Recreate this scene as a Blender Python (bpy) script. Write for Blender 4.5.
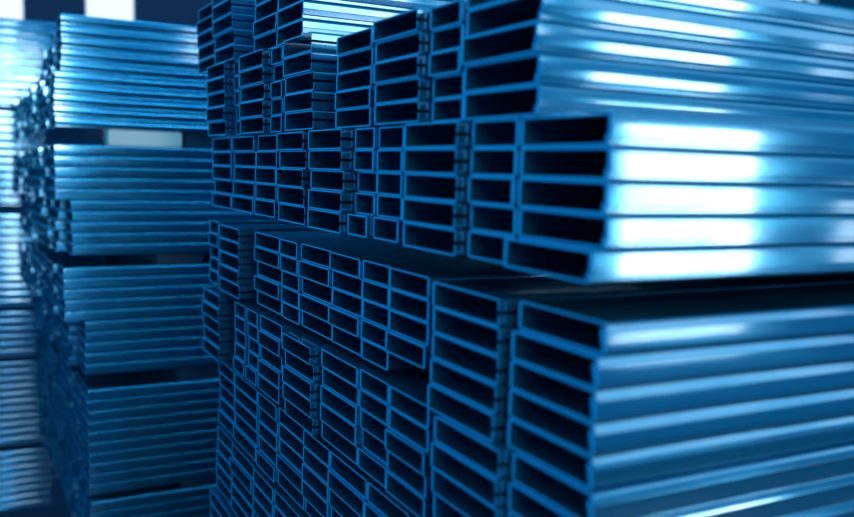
import bpy, bmesh, math, random
from mathutils import Matrix, Vector

for o in list(bpy.data.objects):
    bpy.data.objects.remove(o)
C = bpy.context.scene.collection
SC = bpy.context.scene
EYE = 2.40                                   # camera height above the floor

# ------------------------------------------------------------------ camera
cam_d = bpy.data.cameras.new('camera')
cam = bpy.data.objects.new('camera', cam_d)
C.objects.link(cam)
cam.matrix_world = Matrix((
    (0.88490751, 0.02275171, -0.46521077, 0),
    (-0.46536517, 0.08465793, -0.88106089, 0),
    (0.01933814, 0.99615029, 0.08550229, EYE),
    (0, 0, 0, 1)))
cam_d.sensor_width = 36
cam_d.lens = 869.01 / 854 * 36
cam_d.clip_start = 0.05
cam_d.dof.use_dof = True
cam_d.dof.focus_distance = 2.35
cam_d.dof.aperture_fstop = 1.45
SC.camera = cam

# ------------------------------------------------------------------ world, lights, exposure
w = bpy.data.worlds.new('world')
SC.world = w
w.use_nodes = True
bg = w.node_tree.nodes['Background']
bg.inputs[0].default_value = (0.012, 0.45, 0.80, 1)
bg.inputs[1].default_value = 1.05

def area(name, loc, aim, sx, sy, power, col):
    l = bpy.data.lights.new(name, 'AREA')
    l.shape = 'RECTANGLE'
    l.size = sx
    l.size_y = sy
    l.energy = power
    l.color = col
    o = bpy.data.objects.new(name, l)
    C.objects.link(o)
    o.location = loc
    d = Vector(aim) - Vector(loc)
    o.rotation_euler = d.to_track_quat('-Z', 'Y').to_euler()
    return o

DAY = (1.0, 0.97, 0.96)
# daylight through the windows of the wall behind the camera, plus added fill strips
area('daylight_near_window', (4.90, -2.98, EYE - 0.15), (4.90, 5, EYE - 0.15), 1.35, 1.3, 60, DAY)
area('fill_near_window_low', (4.90, -2.98, EYE - 1.18), (4.90, 5, EYE - 1.18), 1.35, 0.66, 9, DAY)  # added unseen panel, lightens the long sides of the lower right packs
area('daylight_second_window', (6.9, -2.98, EYE - 0.4), (6.9, 5, EYE - 0.4), 0.6, 0.6, 2.5, DAY)
area('daylight_high_window', (3.1, -2.98, EYE + 1.55), (3.1, 5, EYE + 1.55), 1.2, 1.3, 22, DAY)
area('daylight_far_window', (0.2, -2.98, EYE + 1.4), (0.2, 5, EYE + 1.4), 1.7, 1.6, 120, DAY)
area('daylight_door', (0.62, -2.98, EYE - 0.55), (0.62, 5, EYE - 0.55), 0.22, 2.1, 17, (0.8, 0.93, 1.0))
area('fill_high_strip', (5.8, -2.98, EYE + 1.85), (5.8, 5, EYE + 1.85), 3.6, 1.5, 16, (0.85, 0.95, 1.0))  # added unseen strip, brightens the leaning bands of the right stack
# added unseen fill light, brightens the aisle between the two stacks
area('aisle_fill', (1.6, 3.80, EYE + 2.2), (1.6, 3.80, 0), 3.2, 0.6, 62, (0.05, 0.58, 1.0))
# daylight through the long window band of the left wall
area('daylight_left_window', (-3.96, 4.6, EYE + 0.4), (5, 4.6, EYE + 0.4), 5.0, 3.0, 115, (0.03, 0.58, 1.0))

SC.view_settings.view_transform = 'Standard'
SC.view_settings.look = 'None'
SC.view_settings.gamma = 1
SC.view_settings.use_curve_mapping = False
SC.view_settings.exposure = 0.0

# ------------------------------------------------------------------ materials
def new_mat(name):
    m = bpy.data.materials.new(name)
    m.use_nodes = True
    nt = m.node_tree
    return m, nt, nt.nodes['Principled BSDF'], nt.nodes, nt.links

def steel(name, base, base2, metallic=0.78, rough=0.12, ior=1.5, bump=0.008, coat=1.0):
    m, nt, b, N, L = new_mat(name)
    tc = N.new('ShaderNodeTexCoord')
    oi = N.new('ShaderNodeObjectInfo')
    add = N.new('ShaderNodeVectorMath'); add.operation = 'ADD'
    comb = N.new('ShaderNodeCombineXYZ')
    mul = N.new('ShaderNodeMath'); mul.operation = 'MULTIPLY'; mul.inputs[1].default_value = 37.0
    L.new(oi.outputs['Random'], mul.inputs[0])
    for i in range(3):
        L.new(mul.outputs[0], comb.inputs[i])
    L.new(tc.outputs['Object'], add.inputs[0])
    L.new(comb.outputs[0], add.inputs[1])
    mp = N.new('ShaderNodeMapping')
    mp.inputs['Scale'].default_value = (1.6, 40, 40)
    L.new(add.outputs[0], mp.inputs[0])
    n1 = N.new('ShaderNodeTexNoise'); n1.inputs['Scale'].default_value = 1.0; n1.inputs['Detail'].default_value = 4
    L.new(mp.outputs[0], n1.inputs['Vector'])
    mp2 = N.new('ShaderNodeMapping'); mp2.inputs['Scale'].default_value = (5, 60, 60)
    L.new(add.outputs[0], mp2.inputs[0])
    n2 = N.new('ShaderNodeTexNoise'); n2.inputs['Scale'].default_value = 1.0; n2.inputs['Detail'].default_value = 3
    L.new(mp2.outputs[0], n2.inputs['Vector'])
    mix = N.new('ShaderNodeMix'); mix.data_type = 'RGBA'
    mix.inputs[6].default_value = (*base, 1); mix.inputs[7].default_value = (*base2, 1)
    L.new(n1.outputs['Fac'], mix.inputs[0])
    L.new(mix.outputs[2], b.inputs['Base Color'])
    mr = N.new('ShaderNodeMapRange')
    mr.inputs['From Min'].default_value = 0.3; mr.inputs['From Max'].default_value = 0.7
    mr.inputs['To Min'].default_value = rough - 0.03; mr.inputs['To Max'].default_value = rough + 0.05
    L.new(n2.outputs['Fac'], mr.inputs['Value'])
    L.new(mr.outputs[0], b.inputs['Roughness'])
    bp = N.new('ShaderNodeBump'); bp.inputs['Strength'].default_value = bump; bp.inputs['Distance'].default_value = 0.0015
    L.new(n1.outputs['Fac'], bp.inputs['Height'])
    L.new(bp.outputs[0], b.inputs['Normal'])
    b.inputs['Metallic'].default_value = metallic
    b.inputs['IOR'].default_value = ior
    mp3 = N.new('ShaderNodeMapping'); mp3.inputs['Scale'].default_value = (5, 26, 26)
    L.new(add.outputs[0], mp3.inputs[0])
    n3 = N.new('ShaderNodeTexNoise'); n3.inputs['Scale'].default_value = 1.0; n3.inputs['Detail'].default_value = 3
    L.new(mp3.outputs[0], n3.inputs['Vector'])
    mr3 = N.new('ShaderNodeMapRange')
    mr3.inputs['From Min'].default_value = 0.35; mr3.inputs['From Max'].default_value = 0.65
    mr3.inputs['To Min'].default_value = 0.45 * coat; mr3.inputs['To Max'].default_value = coat
    L.new(n3.outputs['Fac'], mr3.inputs['Value'])
    L.new(mr3.outputs[0], b.inputs['Coat Weight'])
    b.inputs['Coat IOR'].default_value = 2.3
    b.inputs['Coat Roughness'].default_value = 0.07
    return m

STEEL = steel('galvanised_steel', (0.008, 0.215, 0.39), (0.018, 0.265, 0.46))
CUT = steel('cut_steel_edge', (0.008, 0.34, 0.62), (0.014, 0.39, 0.69), metallic=0.3, rough=0.5, coat=0.0)

def plain(name, c1, c2, rough, scale, bump=0.2, stretch=(1, 1, 1)):
    m, nt, b, N, L = new_mat(name)
    tc = N.new('ShaderNodeTexCoord')
    mp = N.new('ShaderNodeMapping'); mp.inputs['Scale'].default_value = stretch
    L.new(tc.outputs['Object'], mp.inputs[0])
    n = N.new('ShaderNodeTexNoise'); n.inputs['Scale'].default_value = scale; n.inputs['Detail'].default_value = 6
    L.new(mp.outputs[0], n.inputs['Vector'])
    mix = N.new('ShaderNodeMix'); mix.data_type = 'RGBA'
    mix.inputs[6].default_value = (*c1, 1); mix.inputs[7].default_value = (*c2, 1)
    L.new(n.outputs['Fac'], mix.inputs[0])
    L.new(mix.outputs[2], b.inputs['Base Color'])
    b.inputs['Roughness'].default_value = rough
    bp = N.new('ShaderNodeBump'); bp.inputs['Strength'].default_value = bump; bp.inputs['Distance'].default_value = 0.004
    L.new(n.outputs['Fac'], bp.inputs['Height']); L.new(bp.outputs[0], b.inputs['Normal'])
    return m

CONCRETE = plain('floor_concrete', (0.006, 0.030, 0.075), (0.012, 0.05, 0.11), 0.6, 6)
PAINT = plain('wall_paint', (0.001, 0.020, 0.065), (0.002, 0.028, 0.085), 0.7, 3)
PALE = plain('pale_wall_paint', (0.12, 0.52, 0.76), (0.14, 0.56, 0.80), 0.7, 3)
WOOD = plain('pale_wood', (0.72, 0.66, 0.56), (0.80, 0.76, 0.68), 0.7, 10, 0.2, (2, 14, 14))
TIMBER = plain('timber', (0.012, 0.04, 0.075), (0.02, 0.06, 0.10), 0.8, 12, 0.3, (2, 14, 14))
FRAMEM = plain('window_frame_paint', (0.01, 0.08, 0.18), (0.015, 0.1, 0.2), 0.5, 8)

def lit(name, col, s):
    m, nt, b, N, L = new_mat(name)
    b.inputs['Base Color'].default_value = (0.5, 0.55, 0.6, 1)
    b.inputs['Emission Color'].default_value = (*col, 1)
    b.inputs['Emission Strength'].default_value = s
    b.inputs['Roughness'].default_value = 0.15
    return m
PANE = lit('daylit_pane', (0.95, 0.96, 1.0), 0.92)
PANE_DIM = lit('daylit_pane_dim', (0.40, 0.55, 0.75), 0.6)

# ------------------------------------------------------------------ mesh helpers
def finish(bm, name, mat, angle=9):
    bmesh.ops.recalc_face_normals(bm, faces=bm.faces)
    me = bpy.data.meshes.new(name)
    for f in bm.faces:
        f.smooth = True
    bm.to_mesh(me)
    bm.free()
    me.set_sharp_from_angle(angle=math.radians(angle))
    me.materials.append(mat)
    if mat is STEEL:              # the sawn ends are duller than the rolled faces
        me.materials.append(CUT)
        for p in me.polygons:
            if abs(p.normal.x) > 0.9:
                p.material_index = 1
    return me

def link(name, me, parent=None, loc=None):
    o = bpy.data.objects.new(name, me)
    C.objects.link(o)
    if parent:
        o.parent = parent
    if loc:
        o.location = loc
    return o

def add_box(bm, x0, x1, y0, y1, z0, z1):
    vs = [bm.verts.new((x, y, z)) for x in (x0, x1) for y in (y0, y1) for z in (z0, z1)]
    for q in ((0, 1, 3, 2), (4, 6, 7, 5), (0, 4, 5, 1), (2, 3, 7, 6), (0, 2, 6, 4), (1, 5, 7, 3)):
        bm.faces.new([vs[i] for i in q])

def box_mesh(name, mat, *boxes, bevel=0.0):
    bm = bmesh.new()
    for b in boxes:
        add_box(bm, *b)
    if bevel:
        bmesh.ops.bevel(bm, geom=list(bm.edges), offset=bevel, segments=2, affect='EDGES')
    return finish(bm, name, mat)

def add_sheet(bm, pts, t, x0, x1):
    """pressed sheet: an open (y,z) outline thickened inwards by t and run along x"""
    n = len(pts)
    inn = []
    for i in range(n):
        a = Vector(pts[max(i - 1, 0)]); b = Vector(pts[min(i + 1, n - 1)])
        d = (b - a).normalized()
        nn = Vector((-d.y, d.x))
        # mitre
        if 0 < i < n - 1:
            d1 = (Vector(pts[i]) - a).normalized()
            n1 = Vector((-d1.y, d1.x))
            k = t / max(0.5, nn.dot(n1))
        else:
            k = t
        inn.append(Vector(pts[i]) + nn * k)
    ring = []
    for x in (x0, x1):
        o_ = [bm.verts.new((x, p[0], p[1])) for p in pts]
        i_ = [bm.verts.new((x, p[0], p[1])) for p in inn]
        ring.append((o_, i_))
    (oa, ia), (ob, ib) = ring
    for i in range(n - 1):
        bm.faces.new((oa[i], oa[i + 1], ob[i + 1], ob[i]))
        bm.faces.new((ia[i], ib[i], ib[i + 1], ia[i + 1]))
        bm.faces.new((oa[i], ia[i], ia[i + 1], oa[i + 1]))
        bm.faces.new((ob[i], ob[i + 1], ib[i + 1], ib[i]))
    for i in (0, n - 1):
        bm.faces.new((oa[i], ob[i], ib[i], ia[i]))

HH = 0.0490          # height of one channel
TK = 0.0034          # sheet thickness as it reads at the cut end
RR = 0.0070

def arc(cx, cz, r, a0, a1, n=11):
    return [(cx + r * math.cos(math.radians(a0 + (a1 - a0) * i / n)),
             cz + r * math.sin(math.radians(a0 + (a1 - a0) * i / n))) for i in range(n + 1)]

def web_outline(kind):
    """closed (web) side on y = 0, listed top to bottom, both bends included"""
    top = arc(RR, HH - RR, RR, 90, 180)
    bot = arc(RR, RR, RR, 180, 270)
    if kind == 'top_band':        # upper strip pressed out and leaning back
        top = [(0.0100, HH), (0.0072, HH - 0.0005), (0.0058, HH - 0.0015), (0.0050, HH - 0.0030), (0.0003, HH - 0.0150), (0.0, HH - 0.0155), (0.0028, HH - 0.0168)]
        bot = arc(RR + 0.0028, RR, RR, 180, 270)
    elif kind == 'low_band':      # lower strip leaning under
        top = arc(RR + 0.0016, HH - RR, RR, 90, 180) + [(0.0016, HH * 0.56)]
        bot = [(0.0, HH * 0.52), (0.0012, HH * 0.20)] + arc(RR + 0.0022, RR, RR, 190, 270)
    if kind in ('joint', 'low_band'):   # stepped joint along the lower edge
        y = bot[-1][0] - RR
        top = top + ([(0.0, HH * 0.52)] if kind == 'low_band' else [])
        bot = [(y, 0.0122), (y + 0.0004, 0.0116), (y + 0.0058, 0.0100)] + arc(y + 0.0058 + 0.0045, 0.0045, 0.0045, 180, 270, 4)
    return top + bot

def channel_meshes(W, kind, length):
    """web, flange and (for lipped channels) lip meshes of one channel"""
    out = []
    key = '%s' % kind
    if kind == 'lips':            # open side with lips towards the camera, web at the back
        pts = [(W - y, z) for (y, z) in reversed(web_outline('flat'))]
    else:
        pts = web_outline(kind)
    bm = bmesh.new(); add_sheet(bm, pts, 0.0075, 0, length)
    out.append(('web', finish(bm, 'web_' + key, STEEL)))
    ya = pts[0][0] if kind != 'lips' else RR
    yb = W - RR
    yl = pts[-1][0] if kind != 'lips' else RR
    out.append(('flange', box_mesh('flange_' + key, STEEL, (0, length, ya, yb, HH - TK, HH))))
    out.append(('flange', box_mesh('flange_' + key, STEEL, (0, length, yl, yb, 0, TK))))
    if kind == 'lips':
        lip = 0.0210
        for p in (arc(RR, HH - RR, RR, 90, 180) + [(0, HH - lip)], [(0, lip)] + arc(RR, RR, RR, 180, 270)):
            bm = bmesh.new(); add_sheet(bm, p, TK, 0, length)
            out.append(('lip', finish(bm, 'lip_' + key, STEEL)))
    else:                         # the matching channel closes the box at the back
        bm = bmesh.new(); add_sheet(bm, [(W - y, z) for (y, z) in reversed(web_outline('flat'))], 0.0075, 0, length)
        out.append(('web', finish(bm, 'back_web_' + key, STEEL)))
    return out

protos = {}
def channel(loc, W, kind, length, roll, label, group, sz=1.0):
    key = (round(W, 3), kind, length)
    if key not in protos:
        root = bpy.data.objects.new('steel_channel', None)
        root.empty_display_size = 0.05
        parts = [(n, bpy.data.objects.new(n, me)) for n, me in channel_meshes(W, kind, length)]
        protos[key] = (root, parts)
    r0, ps = protos[key]
    r = r0.copy()
    C.objects.link(r)
    r.location = loc
    r.rotation_euler = (roll, 0, 0)
    r.scale = (1, 1, sz)
    for n, p in ps:
        c = p.copy()
        c.parent = r
        C.objects.link(c)
    r['label'] = label
    r['category'] = 'steel channel'
    r['group'] = group
    return r

def struct(name, me, loc=None, parent=None):
    o = link(name, me, parent, loc)
    if not parent:
        o['kind'] = 'structure'
    return o

# ------------------------------------------------------------------ the hall
struct('floor', box_mesh('floor', CONCRETE, (-4.2, 13, -3.3, 9.4, -0.12, 0.0)))
FW = 9.0
# far wall with openings, as boxes around the windows   (x0, x1, z0, z1)
WINS = [(0.05, 0.505, EYE + 0.95, EYE + 3.0), (1.015, 1.49, EYE + 0.95, EYE + 3.0),
        (1.18, 1.95, EYE + 0.02, EYE + 0.72), (10.45, 10.95, EYE + 1.9, EYE + 3.2), (10.98, 11.3, EYE + 1.9, EYE + 3.2)]
def wall_boxes(x0, x1, z1, wins, y0, y1):
    xs = sorted({x0, x1, *[v for a in wins for v in a[:2]]})
    out = []
    for a, b in zip(xs, xs[1:]):
        m = (a + b) / 2
        holes = sorted((q[2], q[3]) for q in wins if q[0] < m < q[1])
        z = 0
        for h0, h1 in holes:
            out.append((a, b, y0, y1, z, h0)); z = h1
        out.append((a, b, y0, y1, z, z1))
    return out
struct('wall_far', box_mesh('wall_far', PAINT, *wall_boxes(-4.2, 13, 6.2, WINS, FW, FW + 0.25)))
for k, (a, b, z0, z1) in enumerate(WINS, 1):
    t = 0.02
    fr = struct('window_%d' % k, box_mesh('window', FRAMEM, (a, a + t, FW + .02, FW + .10, z0, z1), (b - t, b, FW + .02, FW + .10, z0, z1),
                                          (a + t, b - t, FW + .02, FW + .10, z0, z0 + t), (a + t, b - t, FW + .02, FW + .10, z1 - t, z1)))
    struct('pane', box_mesh('pane', PANE_DIM if k == 5 else PANE, (a + t, b - t, FW + .05, FW + .06, z0 + t, z1 - t)), parent=fr)
# wall behind the camera and left wall, with openings for the daylight and the added fill strips
BW = [(4.225, 5.575, EYE - 1.51, EYE - 0.85), (4.225, 5.575, EYE - 0.80, EYE + 0.50), (6.6, 7.2, EYE - 0.70, EYE - 0.10), (4.0, 7.6, EYE + 1.1, EYE + 2.6), (2.5, 3.7, EYE + 0.9, EYE + 2.2),
      (-0.65, 1.05, EYE + 0.6, EYE + 2.2), (0.51, 0.73, EYE - 1.6, EYE + 0.5)]
struct('wall_back', box_mesh('wall_back', PALE, *wall_boxes(-4.2, 13, 6.2, BW, -3.25, -3.0)))
bm = bmesh.new()
for q in wall_boxes(-3.3, 9.25, 6.2, [(2.1, 7.1, EYE - 1.1, EYE + 1.9)], -4.2, -4.0):
    add_box(bm, q[2], q[3], q[0], q[1], q[4], q[5])
struct('wall_left', finish(bm, 'wall_left', PALE))

# ------------------------------------------------------------------ right stack
ORD = ['', 'first', 'second', 'third', 'fourth', 'fifth', 'sixth', 'seventh', 'eighth', 'ninth', 'tenth', 'eleventh', 'twelfth']
ROLL = 0.0195
PITCH = 0.05
ZA = EYE - 0.196           # top of the first pack under the gap, at its near edge
V0 = 0.98
FRONT = 0.815
LEN = 3.0
def roll_of(level):        # the upper packs lean a little more towards the camera
    return 0.0225 if level < -1 else ROLL

def top_z(level, v):       # level 0 = first pack under the gap; negative = above it
    gap = 0.0555 if level < 0 else 0.0
    return ZA + roll_of(level) * (v - V0) - 0.25 * level + gap

# column edges (near, far) of every pack, as laid out along the row of cut ends
PACKS = {
 'H': (-3, FRONT, [(2.275, 2.508), (2.508, 2.751), (2.895, 3.161), (3.261, 3.540)]),
 'G': (-2, FRONT, [(1.167, 1.418), (1.418, 1.547), (1.552, 1.771), (1.827, 2.046), (2.15, 2.384), (2.459, 2.569), (2.572, 2.835), (2.924, 2.99), (2.995, 3.25)]),
 'F': (-1, FRONT, [(0.991, 1.229), (1.229, 1.385), (1.39, 1.613), (1.664, 1.798), (1.798, 1.915), (1.92, 2.150), (2.205, 2.434), (2.511, 2.726), (2.737, 2.999), (2.999, 3.264)]),
 'A': (0, FRONT, [(0.983, 1.218), (1.235, 1.479), (1.526, 1.718), (1.718, 1.872), (1.872, 2.071), (2.071, 2.307), (2.307, 2.466), (2.476, 2.732), (2.818, 3.079), (3.176, 3.312)]),
 'B': (1, 0.795, [(0.97, 1.190), (1.196, 1.431), (1.481, 1.668), (1.673, 1.835), (1.835, 2.074), (2.087, 2.321), (2.405, 2.622), (2.632, 2.755), (2.766, 2.9), (3.017, 3.255)]),
 'C': (2, 0.795, [(0.970, 1.180), (1.190, 1.355), (1.363, 1.558), (1.562, 1.779), (1.779, 2.013), (2.013, 2.213), (2.213, 2.448), (2.448, 2.641), (2.652, 2.925), (2.925, 3.140)]),
 'D': (3, 0.790, [(0.970, 1.180), (1.190, 1.355), (1.363, 1.558), (1.562, 1.779), (1.779, 2.013), (2.013, 2.213), (2.213, 2.448), (2.448, 2.655), (2.660, 2.925), (2.925, 3.150)]),
 'E': (4, 0.775, [(0.970, 1.180), (1.190, 1.355), (1.363, 1.558), (1.562, 1.779), (1.779, 2.013), (2.013, 2.213), (2.213, 2.448), (2.448, 2.655), (2.660, 2.895), (2.905, 3.180)]),
}
LIPS = {'H': {2}, 'G': {2, 4, 6, 8}, 'F': {2, 5, 6}, 'A': {1, 8}, 'B': {1, 5, 9}, 'C': set(), 'D': set(), 'E': set()}
WHERE = {'H': 'in the high pack at the frame top', 'G': 'in the upper pack of the right stack',
         'F': 'in the pack just above the gap', 'A': 'in the first pack below the gap',
         'B': 'in the second pack below the gap', 'C': 'in the third pack below the gap',
         'D': 'in the fourth pack below the gap', 'E': 'in the fifth pack below the gap'}
NEARK = {'H': 'low_band', 'G': 'low_band', 'F': 'joint', 'A': 'top_band', 'B': 'top_band'}

def visible(u, v, z):
    """whether the upper far corner of a cut end lies inside the frame"""
    p = cam.matrix_world.inverted() @ Vector((u, v, z))
    y = 258.5 - 869.01 * p.y / -p.z
    return y < 523 and y > -26

rnd = random.Random(4)
filler = bmesh.new()
def add_plain_channel(bm, u, v, z, W, length, roll=0.0, sz=1.0):
    tmp = bmesh.new()
    pts = [(W, HH)] + web_outline('flat') + [(W, 0)]
    add_sheet(tmp, pts, TK, 0, length)
    me = bpy.data.meshes.new('tmp')
    tmp.to_mesh(me); tmp.free()
    me.transform(Matrix.Translation((u, v, z)) @ Matrix.Rotation(roll, 4, 'X') @ Matrix.Diagonal((1, 1, sz, 1)))
    bm.from_mesh(me)
    bpy.data.meshes.remove(me)

count = 0
for key, (level, u0, cols) in PACKS.items():
    n = len(cols)
    for ci, (va, vb) in enumerate(cols):
        W = round(vb - va - 0.003, 3)
        ju = rnd.uniform(-0.006, 0.006) if ci else 0.0
        for r in range(5):
            if key == 'A' and ci == 2 and r == 4:
                continue                                      # one channel is missing here
            u = u0 + ju + rnd.uniform(-0.006, 0.006) - (0.004 if key == 'A' else 0) - (0.025 if ci in LIPS[key] else 0)
            if key == 'F' and r == 4 and ci in (0, 3, 4):
                u -= 0.016
            if key == 'A' and ci == 0:
                u = u0 + (0.004 if r == 0 else -0.008 - 0.001 * r)
            pt = PITCH
            if key == 'G' and ci in (1, 2, 3):                        # columns of slimmer channel
                pt = 0.0445
                z = top_z(level, va) - 5 * PITCH + pt * (4 - r)
            else:
                if key in 'ABCD' and ci >= 2:
                    pt = 0.0468
                z = top_z(level, va) - pt * (r + 1)
            kind = 'lips' if ci in LIPS[key] else (NEARK.get(key, 'flat') if ci == 0 or key == 'H' else 'flat')
            if not visible(u, vb, z + pt + roll_of(level) * W):
                add_plain_channel(filler, u, va, z, W, LEN, roll_of(level), pt / PITCH)
                continue
            if key in 'CDE':
                cl = '%s column from left' % ORD[n - ci]
            else:
                cl = '%s column from right' % ORD[ci + 1]
            channel((u, va, z), W, kind, LEN, roll_of(level),
                    'steel channel %s down, %s, %s' % (ORD[r + 1], cl, WHERE[key]),
                    'channels %s' % WHERE[key], pt / PITCH)
            count += 1

# timber under the lowest pack and in the gap, set back from the cut ends
def timber(loc, dims, label, group):
    me = box_mesh('timber_bearer', TIMBER, (0, dims[0], 0, dims[1], 0, dims[2]), bevel=0.003)
    o = link('timber_bearer', me, loc=loc)
    o.rotation_euler = (ROLL if group.startswith('bearers under the right') or group.startswith('spacers in the gap of the right') else 0, 0, 0)
    o['label'] = label; o['category'] = 'timber'; o['group'] = group
    return o
for i, u in enumerate((2.45, 3.5)):
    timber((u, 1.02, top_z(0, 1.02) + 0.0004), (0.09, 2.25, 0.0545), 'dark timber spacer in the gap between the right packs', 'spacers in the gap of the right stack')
for level in (5, 6, 7):
    for va, vb in PACKS['D'][2]:
        for r in range(5):
            add_plain_channel(filler, 0.79, va, top_z(level, va) - PITCH * (r + 1), round(vb - va - 0.005, 3), LEN, ROLL)
for level, nm in ((1, 'first'), (2, 'second'), (3, 'third'), (4, 'fourth')):
    for u in (1.6, 3.1):
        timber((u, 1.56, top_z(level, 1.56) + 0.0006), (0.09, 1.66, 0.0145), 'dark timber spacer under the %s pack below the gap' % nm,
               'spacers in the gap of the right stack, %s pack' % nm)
zb = top_z(8, 0.98)
for u in (1.1, 2.2, 3.3):
    timber((u, 0.99, 0.0), (0.1, 2.2, zb - 0.004), 'dark timber bearer under the lowest pack of the right stack', 'bearers under the right stack')

# ------------------------------------------------------------------ left stack
LV = 4.23
# packs from the top: (top z above the eye, rows, u of the cut ends)
LP = [(0.722, 5, 0.378), (0.471, 5, 0.348), (0.146, 5, 0.347), (-0.106, 5, 0.411), (-0.412, 5, 0.375), (-0.664, 5, 0.462), (-0.985, 5, 0.466), (-1.237, 5, 0.470), (-1.522, 5, 0.475)]
for pi, (zt, rows, u0) in enumerate(LP):
    steps = [4, 3, 2, 1, 1, 1, 0] if pi == 0 else [rows] * 7
    for r in range(rows):
        z = EYE + zt - PITCH * (r + 1)
        u = u0 + rnd.uniform(-0.004, 0.004)
        channel((u, LV, z), 0.225, 'low_band' if pi < 2 else 'joint', LEN, 0.0,
                'steel channel %s down in the %s pack of the left stack, long side showing' % (ORD[r + 1], ORD[pi + 1]),
                'channels along the front of the left stack')
        count += 1
        for k in range(7):
            if rows - r <= steps[k]:
                add_plain_channel(filler, u0 + rnd.uniform(-0.015, 0.015) - 0.011 * (k + 1) - (0.03 if pi in (3, 5) else 0), LV + 0.235 * (k + 1), z, 0.225, LEN)
# spacers between the left packs
for zt, h, us, nm in ((0.147, 0.0735, (0.92, 2.6), 'top'), (-0.411, 0.053, (0.79, 2.6), 'second'), (-0.984, 0.069, (0.9, 2.6), 'third'), (-1.521, 0.033, (0.9, 2.6), 'lowest')):
    for u in us:
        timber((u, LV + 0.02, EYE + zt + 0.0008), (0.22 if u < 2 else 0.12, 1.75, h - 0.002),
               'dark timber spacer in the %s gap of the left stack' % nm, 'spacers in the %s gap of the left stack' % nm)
me = box_mesh('timber_block', WOOD, (0, 0.33, 0, 0.12, 0, 0.0725), bevel=0.004)
o = link('timber_block', me, loc=(0.575, LV + 0.004, EYE + 0.148))
o['label'] = 'pale timber block lying in the top gap of the left stack'
o['category'] = 'timber'
for u in (0.6, 1.8, 3.0):
    timber((u, LV, 0.0), (0.12, 1.62, EYE - 1.522 - 0.25 - 0.002), 'dark timber bearer under the left stack', 'bearers under the left stack')

me = finish(filler, 'steel_channels', STEEL)
o = link('steel_channels', me)
o['label'] = 'rows of steel channel ends behind the front column of the left stack'
o['category'] = 'steel channel'
o['kind'] = 'stuff'

# ------------------------------------------------------------------ stack at the far left edge
FV = 6.15
ends = [0.66, 0.625, 0.50, 0.52, 0.55, 0.45]
FP = [(0.985, 11), (0.41, 12), (-0.24, 12), (-0.87, 6), (-1.20, 11), (-1.79, 8)]
bm = bmesh.new()
pts = [(0.225, HH)] + web_outline('low_band') + [(0.225, 0)]
add_sheet(bm, pts, TK, -1.3, 0)
far_me = finish(bm, 'steel_channel', STEEL)
for pi, (zt, rows) in enumerate(FP):
    for r in range(rows):
        e = ends[r] if pi == 0 and r < len(ends) else 0.45 + rnd.uniform(-0.01, 0.01)
        o = link('steel_channel', far_me, loc=(e, FV, EYE + zt - PITCH * (r + 1)))
        o['label'] = 'steel channel %s down in the %s pack at the far left edge' % (ORD[r + 1], ORD[pi + 1])
        o['category'] = 'steel channel'
        o['group'] = 'channels of the stack at the far left'
        count += 1
print('channels', count)
